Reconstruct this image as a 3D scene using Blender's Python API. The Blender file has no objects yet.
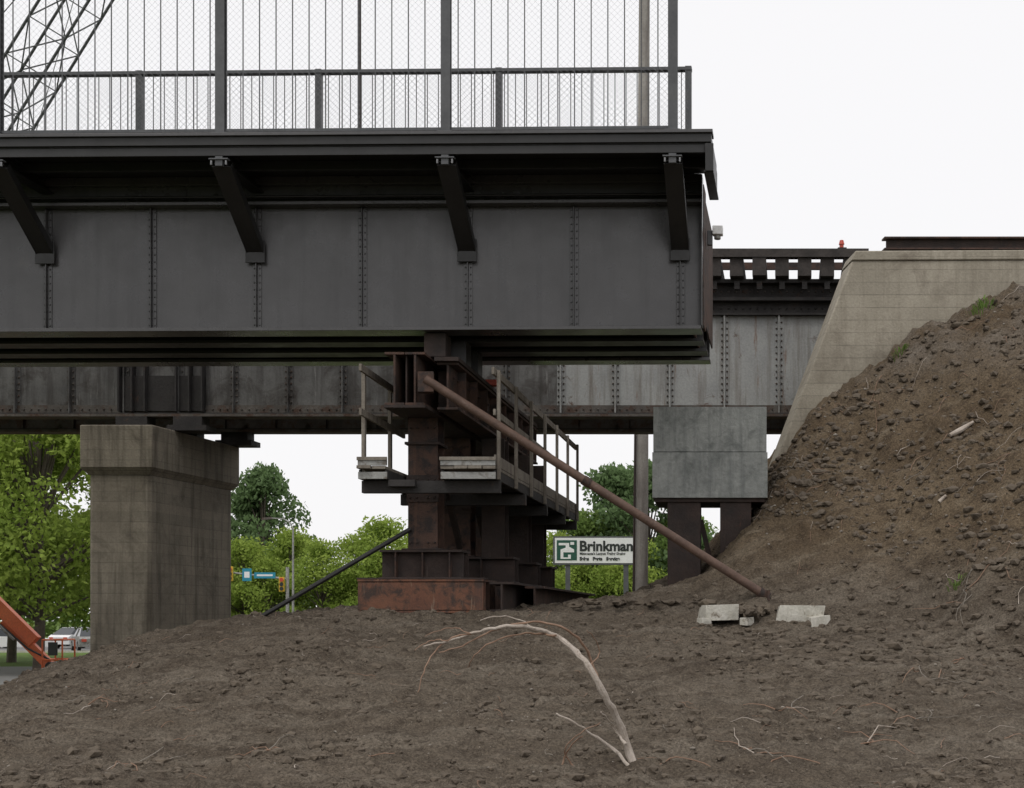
import bpy, bmesh, math, random
import numpy as np
from mathutils import Vector, noise, Matrix
random.seed(7); np.random.seed(7)
sc=bpy.context.scene
R=math.radians

# ------------------------------------------------------------ materials
def N(nt,t,**k):
    n=nt.nodes.new(t)
    for a,b in k.items(): setattr(n,a,b)
    return n
def noise_node(nt,co,scale,detail=3,rough=.6,dist=0):
    n=N(nt,'ShaderNodeTexNoise'); n.inputs['Scale'].default_value=scale
    n.inputs['Detail'].default_value=detail; n.inputs['Roughness'].default_value=rough
    n.inputs['Distortion'].default_value=dist
    nt.links.new(co,n.inputs['Vector']); return n.outputs['Fac']
def ramp(nt,fac,a,b,ca=(0,0,0,1),cb=(1,1,1,1)):
    r=N(nt,'ShaderNodeValToRGB'); r.color_ramp.elements[0].position=a; r.color_ramp.elements[1].position=b
    r.color_ramp.elements[0].color=ca; r.color_ramp.elements[1].color=cb
    nt.links.new(fac,r.inputs[0]); return r.outputs[0]
def mix(nt,fac,a,b,mode='MIX'):
    m=N(nt,'ShaderNodeMix',data_type='RGBA',blend_type=mode)
    for s,v in ((0,fac),(6,a),(7,b)):
        if isinstance(v,(int,float)): m.inputs[s].default_value=v
        elif isinstance(v,tuple): m.inputs[s].default_value=(v+(1,))[:4]
        else: nt.links.new(v,m.inputs[s])
    return m.outputs[2]
def base_mat(name):
    m=bpy.data.materials.new(name); m.use_nodes=True; nt=m.node_tree
    return m,nt,nt.nodes['Principled BSDF']
def mapping(nt,co,sc_):
    mp=N(nt,'ShaderNodeMapping'); mp.inputs['Scale'].default_value=sc_
    nt.links.new(co,mp.inputs['Vector']); return mp.outputs[0]
def mat(name,c1,c2,c3=None,t3=(.55,.65),scale=2,rough=.8,bump=.2,bscale=25,streak=None,st=(.5,.75),lines=None,metallic=0,rvar=.15,spec=.5,streak2=None,st2=(.58,.72)):
    m,nt,p=base_mat(name)
    co=N(nt,'ShaderNodeTexCoord').outputs['Object']
    col=mix(nt,ramp(nt,noise_node(nt,co,scale,4,.65),.3,.7),c1,c2)
    if c3: col=mix(nt,ramp(nt,noise_node(nt,co,scale*1.7,5,.7,.5),*t3),col,c3)
    if streak: col=mix(nt,ramp(nt,noise_node(nt,mapping(nt,co,(5,5,.35)),1.3,4,.65),*st),col,streak)
    if streak2: col=mix(nt,ramp(nt,noise_node(nt,mapping(nt,co,(9,9,.9)),1.1,5,.7),*st2),col,streak2)
    fine=noise_node(nt,co,bscale,3,.7)
    col=mix(nt,.35,col,ramp(nt,fine,.3,.7,(.55,.55,.55,1),(1.3,1.3,1.3,1)),'MULTIPLY')
    h=fine
    if lines:
        s=N(nt,'ShaderNodeSeparateXYZ'); nt.links.new(co,s.inputs[0])
        a=N(nt,'ShaderNodeMath',operation='MULTIPLY'); a.inputs[1].default_value=1/lines; nt.links.new(s.outputs[2],a.inputs[0])
        f=N(nt,'ShaderNodeMath',operation='FRACT'); nt.links.new(a.outputs[0],f.inputs[0])
        g=N(nt,'ShaderNodeMath',operation='LESS_THAN'); g.inputs[1].default_value=.07; nt.links.new(f.outputs[0],g.inputs[0])
        g2=N(nt,'ShaderNodeMath',operation='MULTIPLY'); nt.links.new(g.outputs[0],g2.inputs[0])
        nt.links.new(ramp(nt,noise_node(nt,co,1.5,2),.35,.65,(.08,.08,.08,1),(.4,.4,.4,1)),g2.inputs[1])
        col=mix(nt,g2.outputs[0],col,(.05,.045,.035))
        fl=N(nt,'ShaderNodeMath',operation='FLOOR'); nt.links.new(a.outputs[0],fl.inputs[0])
        wn=N(nt,'ShaderNodeTexWhiteNoise',noise_dimensions='1D'); nt.links.new(fl.outputs[0],wn.inputs['W'])
        col=mix(nt,.35,col,ramp(nt,wn.outputs[0],0,1,(.75,.75,.75,1),(1.2,1.2,1.2,1)),'MULTIPLY')
    nt.links.new(col,p.inputs['Base Color'])
    rr=N(nt,'ShaderNodeMapRange'); rr.inputs[3].default_value=rough-rvar; rr.inputs[4].default_value=min(1,rough+rvar)
    nt.links.new(noise_node(nt,co,scale*2.3,3,.7),rr.inputs[0]); nt.links.new(rr.outputs[0],p.inputs['Roughness'])
    p.inputs['Metallic'].default_value=metallic
    p.inputs['Specular IOR Level'].default_value=spec
    if bump>0:
        b=N(nt,'ShaderNodeBump'); b.inputs['Strength'].default_value=bump; b.inputs['Distance'].default_value=.03
        nt.links.new(h,b.inputs['Height']); nt.links.new(b.outputs[0],p.inputs['Normal'])
    return m
M={}
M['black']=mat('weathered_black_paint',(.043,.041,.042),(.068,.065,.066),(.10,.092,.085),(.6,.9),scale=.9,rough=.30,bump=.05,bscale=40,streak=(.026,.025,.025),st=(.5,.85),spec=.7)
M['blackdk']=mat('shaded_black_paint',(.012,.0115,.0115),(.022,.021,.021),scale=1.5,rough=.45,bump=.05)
M['fence']=mat('fence_steel',(.065,.067,.072),(.10,.102,.107),scale=3,rough=.5,bump=0)
M['mesh']=mat('galvanised_wire',(.22,.22,.23),(.27,.27,.28),scale=3,rough=.5,bump=0,metallic=.3)
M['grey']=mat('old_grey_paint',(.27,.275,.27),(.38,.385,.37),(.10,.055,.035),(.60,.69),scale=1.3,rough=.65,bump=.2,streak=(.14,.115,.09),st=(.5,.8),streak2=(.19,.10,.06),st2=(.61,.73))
M['greym']=mat('shaded_stained_grey_paint',(.085,.083,.08),(.17,.167,.16),(.042,.034,.029),(.48,.66),scale=1.1,rough=.75,bump=.2,streak=(.04,.035,.031),st=(.45,.72),streak2=(.25,.245,.235),st2=(.60,.74))  # darker copy of the grey paint: new span's shade painted in, plus stains
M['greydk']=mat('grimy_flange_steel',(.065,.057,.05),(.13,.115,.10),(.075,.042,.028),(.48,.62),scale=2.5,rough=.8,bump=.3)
M['olddark']=mat('old_dark_steel',(.020,.018,.0175),(.040,.036,.034),(.065,.038,.026),(.6,.72),scale=2.5,rough=.8,bump=.3)
M['rust']=mat('rusty_steel',(.050,.030,.023),(.092,.048,.033),(.027,.020,.018),(.48,.6),scale=2.6,rough=.8,bump=.35,bscale=45,streak=(.13,.065,.04),st=(.58,.8),streak2=(.16,.13,.11),st2=(.66,.78))
M['rustred']=mat('red_rust_steel',(.12,.052,.033),(.18,.08,.045),(.05,.032,.025),(.48,.62),scale=3,rough=.85,bump=.35,bscale=45,streak=(.06,.038,.03),st=(.55,.75),streak2=(.28,.21,.15),st2=(.60,.76))
M['rustdk']=mat('dark_rust_steel',(.024,.018,.016),(.050,.031,.025),(.09,.045,.028),(.6,.75),scale=3,rough=.8,bump=.3,streak2=(.10,.075,.06),st2=(.64,.78))
M['rope']=mat('rusty_pipe',(.085,.052,.039),(.14,.085,.062),(.2,.15,.12),(.6,.75),scale=5,rough=.7,bump=.2)
M['conc']=mat('pier_concrete',(.185,.16,.122),(.30,.265,.205),(.115,.097,.072),(.52,.75),scale=.9,rough=.9,bump=.3,bscale=30,streak=(.095,.08,.06),st=(.48,.75),lines=.19)
M['wing']=mat('wing_wall_concrete',(.29,.26,.205),(.41,.37,.30),(.21,.18,.14),(.52,.75),scale=.9,rough=.9,bump=.3,bscale=25,streak=(.23,.20,.155),st=(.48,.8),lines=.22)
M['slate']=mat('cast_concrete_block',(.23,.24,.228),(.34,.35,.33),(.15,.16,.152),(.48,.7),scale=1.8,rough=.85,bump=.5,bscale=14,streak=(.16,.17,.165),st=(.48,.75),streak2=(.42,.42,.39),st2=(.6,.8))
M['slab']=mat('broken_concrete',(.42,.40,.34),(.60,.58,.52),(.2,.17,.13),(.58,.68),scale=5,rough=.9,bump=.4)
M['wood']=mat('grey_timber',(.17,.147,.12),(.27,.24,.20),scale=4,rough=.9,bump=.3,streak=(.09,.075,.06))
M['tie']=mat('creosote_timber',(.03,.026,.024),(.06,.05,.045),scale=4,rough=.9,bump=.3)
M['alu']=mat('weathered_aluminium',(.24,.24,.23),(.36,.36,.34),(.15,.13,.11),(.5,.65),scale=4,rough=.5,bump=.1,metallic=.2)
M['pole']=mat('utility_pole_timber',(.25,.23,.21),(.36,.34,.31),scale=2,rough=.9,bump=.3,streak=(.15,.13,.12))
M['bark']=mat('bark',(.07,.055,.04),(.12,.1,.08),scale=3,rough=.95,bump=.5)
M['orange']=mat('orange_paint',(.62,.12,.035),(.72,.17,.05),(.35,.12,.06),(.6,.75),scale=2,rough=.5,bump=.05)
M['tyre']=mat('tyre_rubber',(.02,.02,.02),(.035,.035,.035),scale=4,rough=.9,bump=0)
M['white']=mat('white_paint',(.72,.72,.72),(.8,.8,.79),scale=2,rough=.5,bump=0)
M['blk']=mat('sign_black',(.015,.02,.018),(.02,.025,.022),scale=2,rough=.5,bump=0)
M['green']=mat('sign_green',(.01,.07,.045),(.012,.08,.05),scale=2,rough=.5,bump=0)
M['teal']=mat('street_sign_blue',(.02,.22,.32),(.03,.25,.35),scale=2,rough=.4,bump=0)
M['yellow']=mat('signal_yellow',(.6,.38,.03),(.65,.42,.04),scale=2,rough=.5,bump=0)
M['red']=mat('red_paint',(.45,.05,.03),(.5,.08,.04),scale=2,rough=.5,bump=0)
M['glass']=mat('dark_glass',(.02,.025,.03),(.03,.035,.04),scale=2,rough=.12,bump=0,rvar=.02)
M['asphalt']=mat('asphalt',(.12,.12,.118),(.19,.185,.175),scale=.5,rough=.9,bump=.2)
M['stick']=mat('bleached_wood',(.33,.275,.225),(.52,.46,.40),(.2,.16,.125),(.58,.7),scale=9,rough=.8,bump=.3,bscale=60)
M['twig']=mat('reddish_twig',(.19,.11,.07),(.32,.21,.145),scale=9,rough=.8,bump=.2)
M['stone']=mat('pebble',(.18,.155,.125),(.31,.28,.24),(.12,.1,.08),(.5,.6),scale=7,rough=.95,bump=.2)
M['clod']=mat('dirt_clod',(.082,.064,.047),(.15,.12,.088),scale=5,rough=1,bump=.5,bscale=60)

def leafmat(name,a,b):
    m,nt,p=base_mat(name)
    co=N(nt,'ShaderNodeTexCoord').outputs['Object']
    c=mix(nt,ramp(nt,noise_node(nt,co,.55,2,.6),.35,.65),a,b)
    c=mix(nt,.6,c,ramp(nt,noise_node(nt,co,5,2,.6),.3,.7,(.55,.55,.5,1),(1.4,1.4,1.2,1)),'MULTIPLY')
    nt.links.new(c,p.inputs['Base Color']); p.inputs['Roughness'].default_value=.75
    p.inputs['Specular IOR Level'].default_value=.2
    t=N(nt,'ShaderNodeBsdfTranslucent'); nt.links.new(c,t.inputs[0])
    ms=N(nt,'ShaderNodeMixShader'); ms.inputs[0].default_value=.4
    nt.links.new(p.outputs[0],ms.inputs[1]); nt.links.new(t.outputs[0],ms.inputs[2])
    nt.links.new(ms.outputs[0],nt.nodes['Material Output'].inputs[0]); return m
M['leaf1']=leafmat('leaves_spring_green',(.21,.30,.055),(.32,.41,.09))
M['leaf2']=leafmat('leaves_mid_green',(.14,.22,.06),(.21,.30,.09))
M['leaf3']=leafmat('leaves_dark_green',(.11,.17,.075),(.16,.24,.11))

# ------------------------------------------------------------ mesh builder
class B:
    def __init__(s,name,skew=0,y0=0):
        s.name=name;s.v=[];s.f=[];s.m=[];s.mn=[];s.k=skew;s.y0=y0
    def mi(s,m):
        if m not in s.mn: s.mn.append(m)
        return s.mn.index(m)
    def add(s,vs,fs,m):
        o=len(s.v); s.v+=[(x+s.k*(y-s.y0),y,z) for x,y,z in vs]
        i=s.mi(m)
        for f in fs: s.f.append([a+o for a in f]); s.m.append(i)
    def box(s,x0,x1,y0,y1,z0,z1,m):
        s.add([(x0,y0,z0),(x1,y0,z0),(x1,y1,z0),(x0,y1,z0),(x0,y0,z1),(x1,y0,z1),(x1,y1,z1),(x0,y1,z1)],
              [(0,3,2,1),(4,5,6,7),(0,1,5,4),(1,2,6,5),(2,3,7,6),(3,0,4,7)],m)
    def cyl(s,p0,p1,r,m,n=8,r1=None):
        p0=Vector(p0);p1=Vector(p1); r1=r if r1 is None else r1
        d=(p1-p0).normalized(); a=d.orthogonal().normalized(); b=d.cross(a)
        vs=[]
        for p,rr in((p0,r),(p1,r1)):
            for i in range(n):
                t=2*math.pi*i/n; vs.append(tuple(p+(a*math.cos(t)+b*math.sin(t))*rr))
        fs=[(i,(i+1)%n,n+(i+1)%n,n+i) for i in range(n)]+[tuple(range(n-1,-1,-1)),tuple(range(n,2*n))]
        s.add(vs,fs,m)
    def bar(s,p0,p1,w,h,m,side=None):
        p0=Vector(p0);p1=Vector(p1);d=(p1-p0).normalized()
        a=Vector(side) if side else d.cross(Vector((0,0,1)))
        if a.length<1e-4:a=Vector((1,0,0))
        a.normalize(); b=a.cross(d).normalized()
        vs=[tuple(p+a*i*w/2+b*j*h/2) for p in(p0,p1) for i,j in((-1,-1),(1,-1),(1,1),(-1,1))]
        s.add(vs,[(3,2,1,0),(4,5,6,7),(0,1,5,4),(1,2,6,5),(2,3,7,6),(3,0,4,7)],m)
    def ext(s,pts,y0,y1,m):
        n=len(pts)
        vs=[(x,y0,z) for x,z in pts]+[(x,y1,z) for x,z in pts]
        s.add(vs,[tuple(range(n)),tuple(range(2*n-1,n-1,-1))]+[(i,n+i,n+(i+1)%n,(i+1)%n) for i in range(n)],m)
    def tube(s,pts,radii,m,n=8):
        P=[Vector(p) for p in pts]
        a=None;vs=[]
        for i,p in enumerate(P):
            d=(P[min(i+1,len(P)-1)]-P[max(i-1,0)]).normalized()
            if a is None:a=d.orthogonal().normalized()
            a=(a-d*a.dot(d)).normalized(); b=d.cross(a)
            for j in range(n):
                t=2*math.pi*j/n; vs.append(tuple(p+(a*math.cos(t)+b*math.sin(t))*radii[i]))
        fs=[]
        for i in range(len(P)-1):
            for j in range(n): fs.append((i*n+j,i*n+(j+1)%n,(i+1)*n+(j+1)%n,(i+1)*n+j))
        fs+=[tuple(range(n-1,-1,-1)),tuple(range(len(vs)-n,len(vs)))]
        s.add(vs,fs,m)
    def lump(s,c,r,m,sub=2,amp=.35):
        bm=bmesh.new(); bmesh.ops.create_icosphere(bm,subdivisions=sub,radius=1)
        off=Vector((random.random()*50,random.random()*50,0))
        vs=[]
        for v in bm.verts:
            k=1+amp*noise.noise(v.co*1.3+off)
            vs.append((c[0]+v.co.x*k*r[0],c[1]+v.co.y*k*r[1],c[2]+v.co.z*k*r[2]))
        s.add(vs,[[q.index for q in f.verts] for f in bm.faces],m); bm.free()
    def done(s,bevel=0,parent=None,recalc=True):
        me=bpy.data.meshes.new(s.name); me.from_pydata(s.v,[],s.f)
        for m in s.mn: me.materials.append(M[m])
        me.polygons.foreach_set('material_index',s.m)
        if recalc:
            bm=bmesh.new();bm.from_mesh(me);bmesh.ops.recalc_face_normals(bm,faces=bm.faces);bm.to_mesh(me);bm.free()
        me.polygons.foreach_set('use_smooth',[True]*len(me.polygons))
        me.set_sharp_from_angle(angle=R(35)); me.update()
        o=bpy.data.objects.new(s.name,me); sc.collection.objects.link(o)
        if bevel:
            b=o.modifiers.new('bevel','BEVEL');b.width=bevel;b.segments=2;b.limit_method='ANGLE'
        if parent:o.parent=parent
        return o

# ------------------------------------------------------------ terrain
def interp(x,t): return float(np.interp(x,[a[0] for a in t],[a[1] for a in t]))
def sst(a,b,x):
    t=min(1,max(0,(x-a)/(b-a))); return t*t*(3-2*t)
CREST=[(-40,-.4),(-14,-.4),(-9.5,-.3),(-7.9,.2),(-7.3,.62),(-6.5,1.04),(-5.43,1.35),(-3.93,1.62),(-2.43,1.75),(40,1.76)]
RZ=[(-5,-3),(.3,1.2),(1.32,1.75),(2.07,1.98),(3.05,2.35),(3.54,2.89),(4.05,3.49),(4.57,4.39),(5.54,5.35),(6.31,5.98),(7.34,6.76),(8.78,7.45),(11,7.6),(2000,7.6)]
RY=[(3.05,21),(3.54,21.3),(4.05,22),(4.57,23),(5.54,24),(100,24)]
def hbase(x,y):
    t=min(1,max(0,(y-10.5)/10.3)); t=t*.75+.25*sst(0,1,t)
    c=interp(x,CREST)
    b=c*t
    if y>23:
        k=sst(-5,-2.5,x); ys=23+6*k; ye=31+7*k
        b=b+(-.4-b)*sst(ys,ye,y)
    yc=interp(x,RY); z=interp(x,RZ)
    if y<yc: z-=.66*(yc-y)
    yend=26+9*sst(5.2,7.5,x)
    if y>yend: z-=.66*(y-yend)
    k=.22
    z=max(z,-5)
    m=max(b,z); d=abs(b-z)
    if d<k*2: m+= (k*2-d)**2/(8*k)*.9
    return m
def disturbed(x,y):
    return 1-max(sst(30,40,abs(y-12) if y>12 else 0), sst(13,16,abs(x)) if x<0 else sst(30,40,x))
def track(x,y):
    z=0
    for c in (15.2,17.1):
        d=abs(y-(c+.14*x+.5*math.sin(x*.35)))
        if d<.34 and -9<x<4:
            e=sst(-9,-6,x)*(1-sst(1.5,4,x))*(.6+.6*noise.noise(Vector((x,y,3))))
            w_=1-sst(.2,.34,d)
            z+=e*w_*(-.035+.016*math.sin(2*math.pi*(x+.3*d)/.17))
            z+=e*.03*sst(.18,.27,d)*(1-sst(.27,.34,d))
    return z
def height(x,y):
    z=hbase(x,y)
    a=disturbed(x,y)
    if a>0:
        v=Vector((x,y,0)); sl=sst(2,5,z)
        z+=a*(.11*noise.noise(v*.55)+.06*noise.noise(v*1.7+Vector((5,3,1)))+.050*noise.fractal(v*4,.7,2.1,4)*(1+.7*sl)+.02*noise.noise(v*13)+.035*noise.noise(Vector((x*.5,y*4.5,4)))*(1-sl))
        if sl>0: z+=a*sl*(.15*noise.fractal(Vector((x*2.2,z*.9,y*.5)),.9,2,3)+.18*noise.noise(Vector((x*.9+z*.5,z*.5-x*.2,y*.3))))
        cl=noise.noise(Vector((x*.6,y*.6,9)))
        if cl>-.05: z+=a*.09*min(1,(cl+.05)*4)*max(0,abs(noise.noise(v*5.2))-.08)+a*.03*min(1,(cl+.05)*4)*abs(noise.noise(v*11))
        if y<20: z+=track(x,y)
    return z
def axis(f0,f1,st,lo,hi):
    a=list(np.arange(f0,f1+1e-6,st)); s=st;p=f1
    while p<hi: s*=1.22;p=min(hi,p+s);a.append(p)
    s=st;p=f0;l=[]
    while p>lo: s*=1.22;p=max(lo,p-s);l.append(p)
    return l[::-1]+a
xs=axis(-9,9.2,.045,-1800,1800); ys=axis(11.2,24.8,.05,-600,2500)
nx,ny=len(xs),len(ys)
V=np.empty((ny,nx,3)); C=np.zeros((ny,nx,4)); C[...,3]=1
for j,y in enumerate(ys):
    for i,x in enumerate(xs):
        z=height(x,y); V[j,i]=(x,y,z)
        d=disturbed(x,y)
        C[j,i,0]=1-sst(.2,.8,d)
        C[j,i,1]=sst(1.8,3.0,z)*(1 if x>0 else 0)
        C[j,i,2]=sst(5.0,6.6,z)
idx=np.arange(nx*ny).reshape(ny,nx)
F=np.stack([idx[:-1,:-1],idx[:-1,1:],idx[1:,1:],idx[1:,:-1]],-1).reshape(-1,4)
me=bpy.data.meshes.new('ground'); me.from_pydata(V.reshape(-1,3).tolist(),[],F.tolist())
ca=me.color_attributes.new('zone','FLOAT_COLOR','POINT'); ca.data.foreach_set('color',C.reshape(-1))
me.polygons.foreach_set('use_smooth',[True]*len(me.polygons))
ground=bpy.data.objects.new('ground',me); sc.collection.objects.link(ground)
m,nt,p=base_mat('dirt_and_grass')
co=N(nt,'ShaderNodeTexCoord').outputs['Object']
at=N(nt,'ShaderNodeAttribute',attribute_name='zone'); sp=N(nt,'ShaderNodeSeparateColor'); nt.links.new(at.outputs['Color'],sp.inputs[0])
n1=noise_node(nt,co,.8,4,.65); n2=noise_node(nt,co,5,5,.72); n3=noise_node(nt,co,34,3,.75); n4=noise_node(nt,mapping(nt,co,(.5,2.2,1)),1.3,5,.7,.6)
fl=mix(nt,ramp(nt,n1,.3,.7),(.085,.067,.050),(.150,.123,.094))
fl=mix(nt,ramp(nt,n4,.45,.7),fl,(.185,.157,.124))
fl=mix(nt,ramp(nt,n2,.50,.72),fl,(.058,.045,.034))
sl=mix(nt,ramp(nt,n1,.3,.7),(.105,.075,.047),(.175,.133,.088))
sl=mix(nt,ramp(nt,n2,.48,.70),sl,(.060,.043,.029))
sl=mix(nt,ramp(nt,n4,.55,.75),sl,(.22,.178,.127))
gr=mix(nt,ramp(nt,n2,.35,.65),(.105,.085,.067),(.22,.19,.158))
c=mix(nt,sp.outputs[1],fl,sl)
gm=N(nt,'ShaderNodeMath',operation='MULTIPLY'); nt.links.new(sp.outputs[2],gm.inputs[0]); nt.links.new(ramp(nt,n1,.35,.6),gm.inputs[1])
c=mix(nt,gm.outputs[0],c,gr)
vo=N(nt,'ShaderNodeTexVoronoi'); vo.inputs['Scale'].default_value=30; nt.links.new(co,vo.inputs['Vector'])
spk=ramp(nt,vo.outputs['Distance'],.10,.17,(1,1,1,1),(0,0,0,1))
cc=N(nt,'ShaderNodeSeparateColor'); nt.links.new(vo.outputs['Color'],cc.inputs[0])
s2=N(nt,'ShaderNodeMath',operation='GREATER_THAN'); s2.inputs[1].default_value=.86; nt.links.new(cc.outputs[0],s2.inputs[0])
s3=N(nt,'ShaderNodeMath',operation='MULTIPLY'); nt.links.new(spk,s3.inputs[0]); nt.links.new(s2.outputs[0],s3.inputs[1])
c=mix(nt,s3.outputs[0],c,(.30,.27,.225))
c=mix(nt,.85,c,ramp(nt,n3,.3,.7,(.42,.42,.42,1),(1.5,1.5,1.5,1)),'MULTIPLY')
gs=mix(nt,ramp(nt,n1,.3,.7),(.09,.15,.035),(.15,.21,.06))
gsn=mix(nt,.6,gs,ramp(nt,n2,.3,.7,(.6,.6,.6,1),(1.3,1.3,1.3,1)),'MULTIPLY')
c=mix(nt,sp.outputs[0],c,gsn)
nt.links.new(c,p.inputs['Base Color']); p.inputs['Roughness'].default_value=1; p.inputs['Specular IOR Level'].default_value=.15
b1=N(nt,'ShaderNodeBump'); b1.inputs['Strength'].default_value=.9; b1.inputs['Distance'].default_value=.09; nt.links.new(n2,b1.inputs['Height'])
b2=N(nt,'ShaderNodeBump'); b2.inputs['Strength'].default_value=1; b2.inputs['Distance'].default_value=.03; nt.links.new(n3,b2.inputs['Height']); nt.links.new(b1.outputs[0],b2.inputs['Normal'])
nt.links.new(b2.outputs[0],p.inputs['Normal']); me.materials.append(m)

def scatter(name,n,mm,smin,smax,flat=.65,reg=None,pw=4.5,thr=0):
    ico=bmesh.new(); bmesh.ops.create_icosphere(ico,subdivisions=1,radius=1)
    bv=np.array([v.co[:] for v in ico.verts]); bf=np.array([[v.index for v in f.verts] for f in ico.faces]); ico.free()
    vs=[];fs=[];o=0
    k=0
    while k<n:
        if reg: x,y=reg()
        else:
            y=11.6+(24-11.6)*random.random()**1.3; x=random.uniform(-.40,.40)*y
            if noise.noise(Vector((x*.6,y*.6,9)))+random.uniform(-.45,.35)<thr: continue
        k+=1
        s=smin+(smax-smin)*random.random()**pw
        z=height(x,y)
        a=random.random()*6.28; ca_,sa=math.cos(a),math.sin(a)
        q=bv*np.array([s*random.uniform(.8,1.5),s*random.uniform(.6,1),s*flat])*(1+np.random.uniform(-.28,.28,(len(bv),1)))
        q=np.stack([q[:,0]*ca_-q[:,1]*sa,q[:,0]*sa+q[:,1]*ca_,q[:,2]],1)+np.array([x,y,z])
        vs.append(q); fs.append(bf+o); o+=len(bv)
    me=bpy.data.meshes.new(name); me.from_pydata(np.concatenate(vs).tolist(),[],np.concatenate(fs).tolist()); me.materials.append(M[mm])
    ob=bpy.data.objects.new(name,me); sc.collection.objects.link(ob)
scatter('dirt_clods',6500,'clod',.008,.075,.6,None,3.6,.05)
scatter('pebbles',1100,'stone',.006,.026)
def slopereg():
    x=random.uniform(3.8,9); return x,random.uniform(max(14,24-(x-2.5)*1.5),24)
scatter('slope_rubble',1400,'stone',.006,.035,.6,slopereg)
scatter('slope_clods',2600,'clod',.01,.10,.6,slopereg,3.8)
def toereg():
    return random.gauss(4.6,1.5),random.gauss(17.6,.9)
scatter('toe_clods',900,'clod',.01,.11,.6,toereg,3.2)
b=B('twig_litter')
def twig(x,y,l,r=.006,mm=None):
    a=random.uniform(0,6.28); P=[];n=6; lift=random.random()*.12*l
    for i in range(n):
        P.append((x,y,height(x,y)+.012+lift*math.sin(math.pi*i/(n-1)))); a+=random.uniform(-.6,.6)
        x+=l/n*math.cos(a);y+=l/n*math.sin(a)
    b.tube(P,[r*(1-.12*i) for i in range(n)],mm or random.choice(['stick','twig','wood','twig']),5)
for k in range(170):
    y=random.uniform(12,22.5);x=random.uniform(-.36,.38)*y; twig(x,y,random.uniform(.06,.38),random.uniform(.002,.005))
for k in range(100):
    x,y=slopereg(); twig(x,y,random.uniform(.15,.7),random.uniform(.003,.007))
for x,y,l in((4.6,15.5,.7),(5.2,16.5,.6),(3.4,13.3,.8),(5.9,18.3,.9),(-4.6,15.2,.6),(-2.2,13,.5),(2.8,14.4,.7),(6.6,17.2,.8),(2.2,12.9,.8),(-3.4,12.7,.6),(4.1,14.2,.8)):
    for q in range(4): twig(x+random.uniform(-.15,.15),y+random.uniform(-.15,.15),l*random.uniform(.5,1),.007)
b.done()

# ------------------------------------------------------------ NEW SPAN
root=bpy.data.objects.new('new_girder_bridge',None); sc.collection.objects.link(root)
root.location=(2.77,19,0); root.rotation_euler=(0,0,R(-1.2))
def place(o): o.parent=root; o.matrix_parent_inverse=Matrix.Translation((-2.77,-19,0))
g=B('girders',.18,20.1)
XL,XR=-19.0,2.70
zb,zt=5.74,7.97
g.box(XL,XR,20.10,20.14,zb+.05,zt,'black')
g.box(XL,XR,19.90,20.32,zb,zb+.05,'black')
g.box(XL,XR,19.90,20.096,7.545,7.59,'black')
g.box(XL,XR,20.06,20.097,7.59,7.64,'blackdk')
g.cyl((XL,19.98,7.68),(XR,19.98,7.68),.022,'blackdk',8)
for yy in (20.95,21.75,22.5):
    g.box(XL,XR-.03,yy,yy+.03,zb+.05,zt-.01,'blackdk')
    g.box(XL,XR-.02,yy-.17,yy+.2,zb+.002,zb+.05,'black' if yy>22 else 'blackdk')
for yy in (20.6,21.4,22.1):
    g.box(XL,XR-.1,yy-.03,yy+.03,zb+.25,zb+.31,'blackdk')
stx=[2.4-1.525*k for k in range(15)]
for k,x in enumerate(stx):
    g.box(x-.062,x+.062,20.083,20.099,zb+.052,7.54,'black')
    g.box(x-.007,x+.007,20.02,20.082,zb+.052,7.54,'black')
    for s in (-.038,.038):
        for q in range(17):
            z=zb+.12+q*.102; g.cyl((x+s,20.083,z),(x+s,20.066,z),.0145,'black',6,.010)
    for yy in (20.15,20.98,21.78):
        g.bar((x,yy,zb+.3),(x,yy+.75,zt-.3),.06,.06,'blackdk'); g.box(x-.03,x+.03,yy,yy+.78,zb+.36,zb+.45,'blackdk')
g.box(XR-.16,XR-.13,20.15,22.5,zb+.06,zt-.02,'rust')
g.box(XR+.002,XR+.02,19.93,20.14,zb+.052,zt-.02,'black')
g.box(XR+.002,XR+.03,20.145,20.6,zb+.1,zt-.1,'rust')
g.box(XR+.002,XR+.025,20.7,22.4,zb+.2,zt-.2,'rust')
place(g.done(.004))
d=B('walkway_deck',.18,20.1)
DR=2.92
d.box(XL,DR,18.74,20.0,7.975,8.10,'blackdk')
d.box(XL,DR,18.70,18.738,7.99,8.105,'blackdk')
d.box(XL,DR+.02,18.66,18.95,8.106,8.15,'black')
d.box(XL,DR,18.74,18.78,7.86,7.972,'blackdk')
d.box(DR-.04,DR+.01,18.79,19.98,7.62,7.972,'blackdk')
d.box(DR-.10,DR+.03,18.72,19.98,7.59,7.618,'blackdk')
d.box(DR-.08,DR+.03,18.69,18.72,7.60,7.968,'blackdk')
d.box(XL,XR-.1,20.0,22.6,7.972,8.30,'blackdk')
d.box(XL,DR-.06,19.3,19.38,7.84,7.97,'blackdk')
d.box(XL,XR,19.98,20.095,7.86,7.97,'black')
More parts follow.
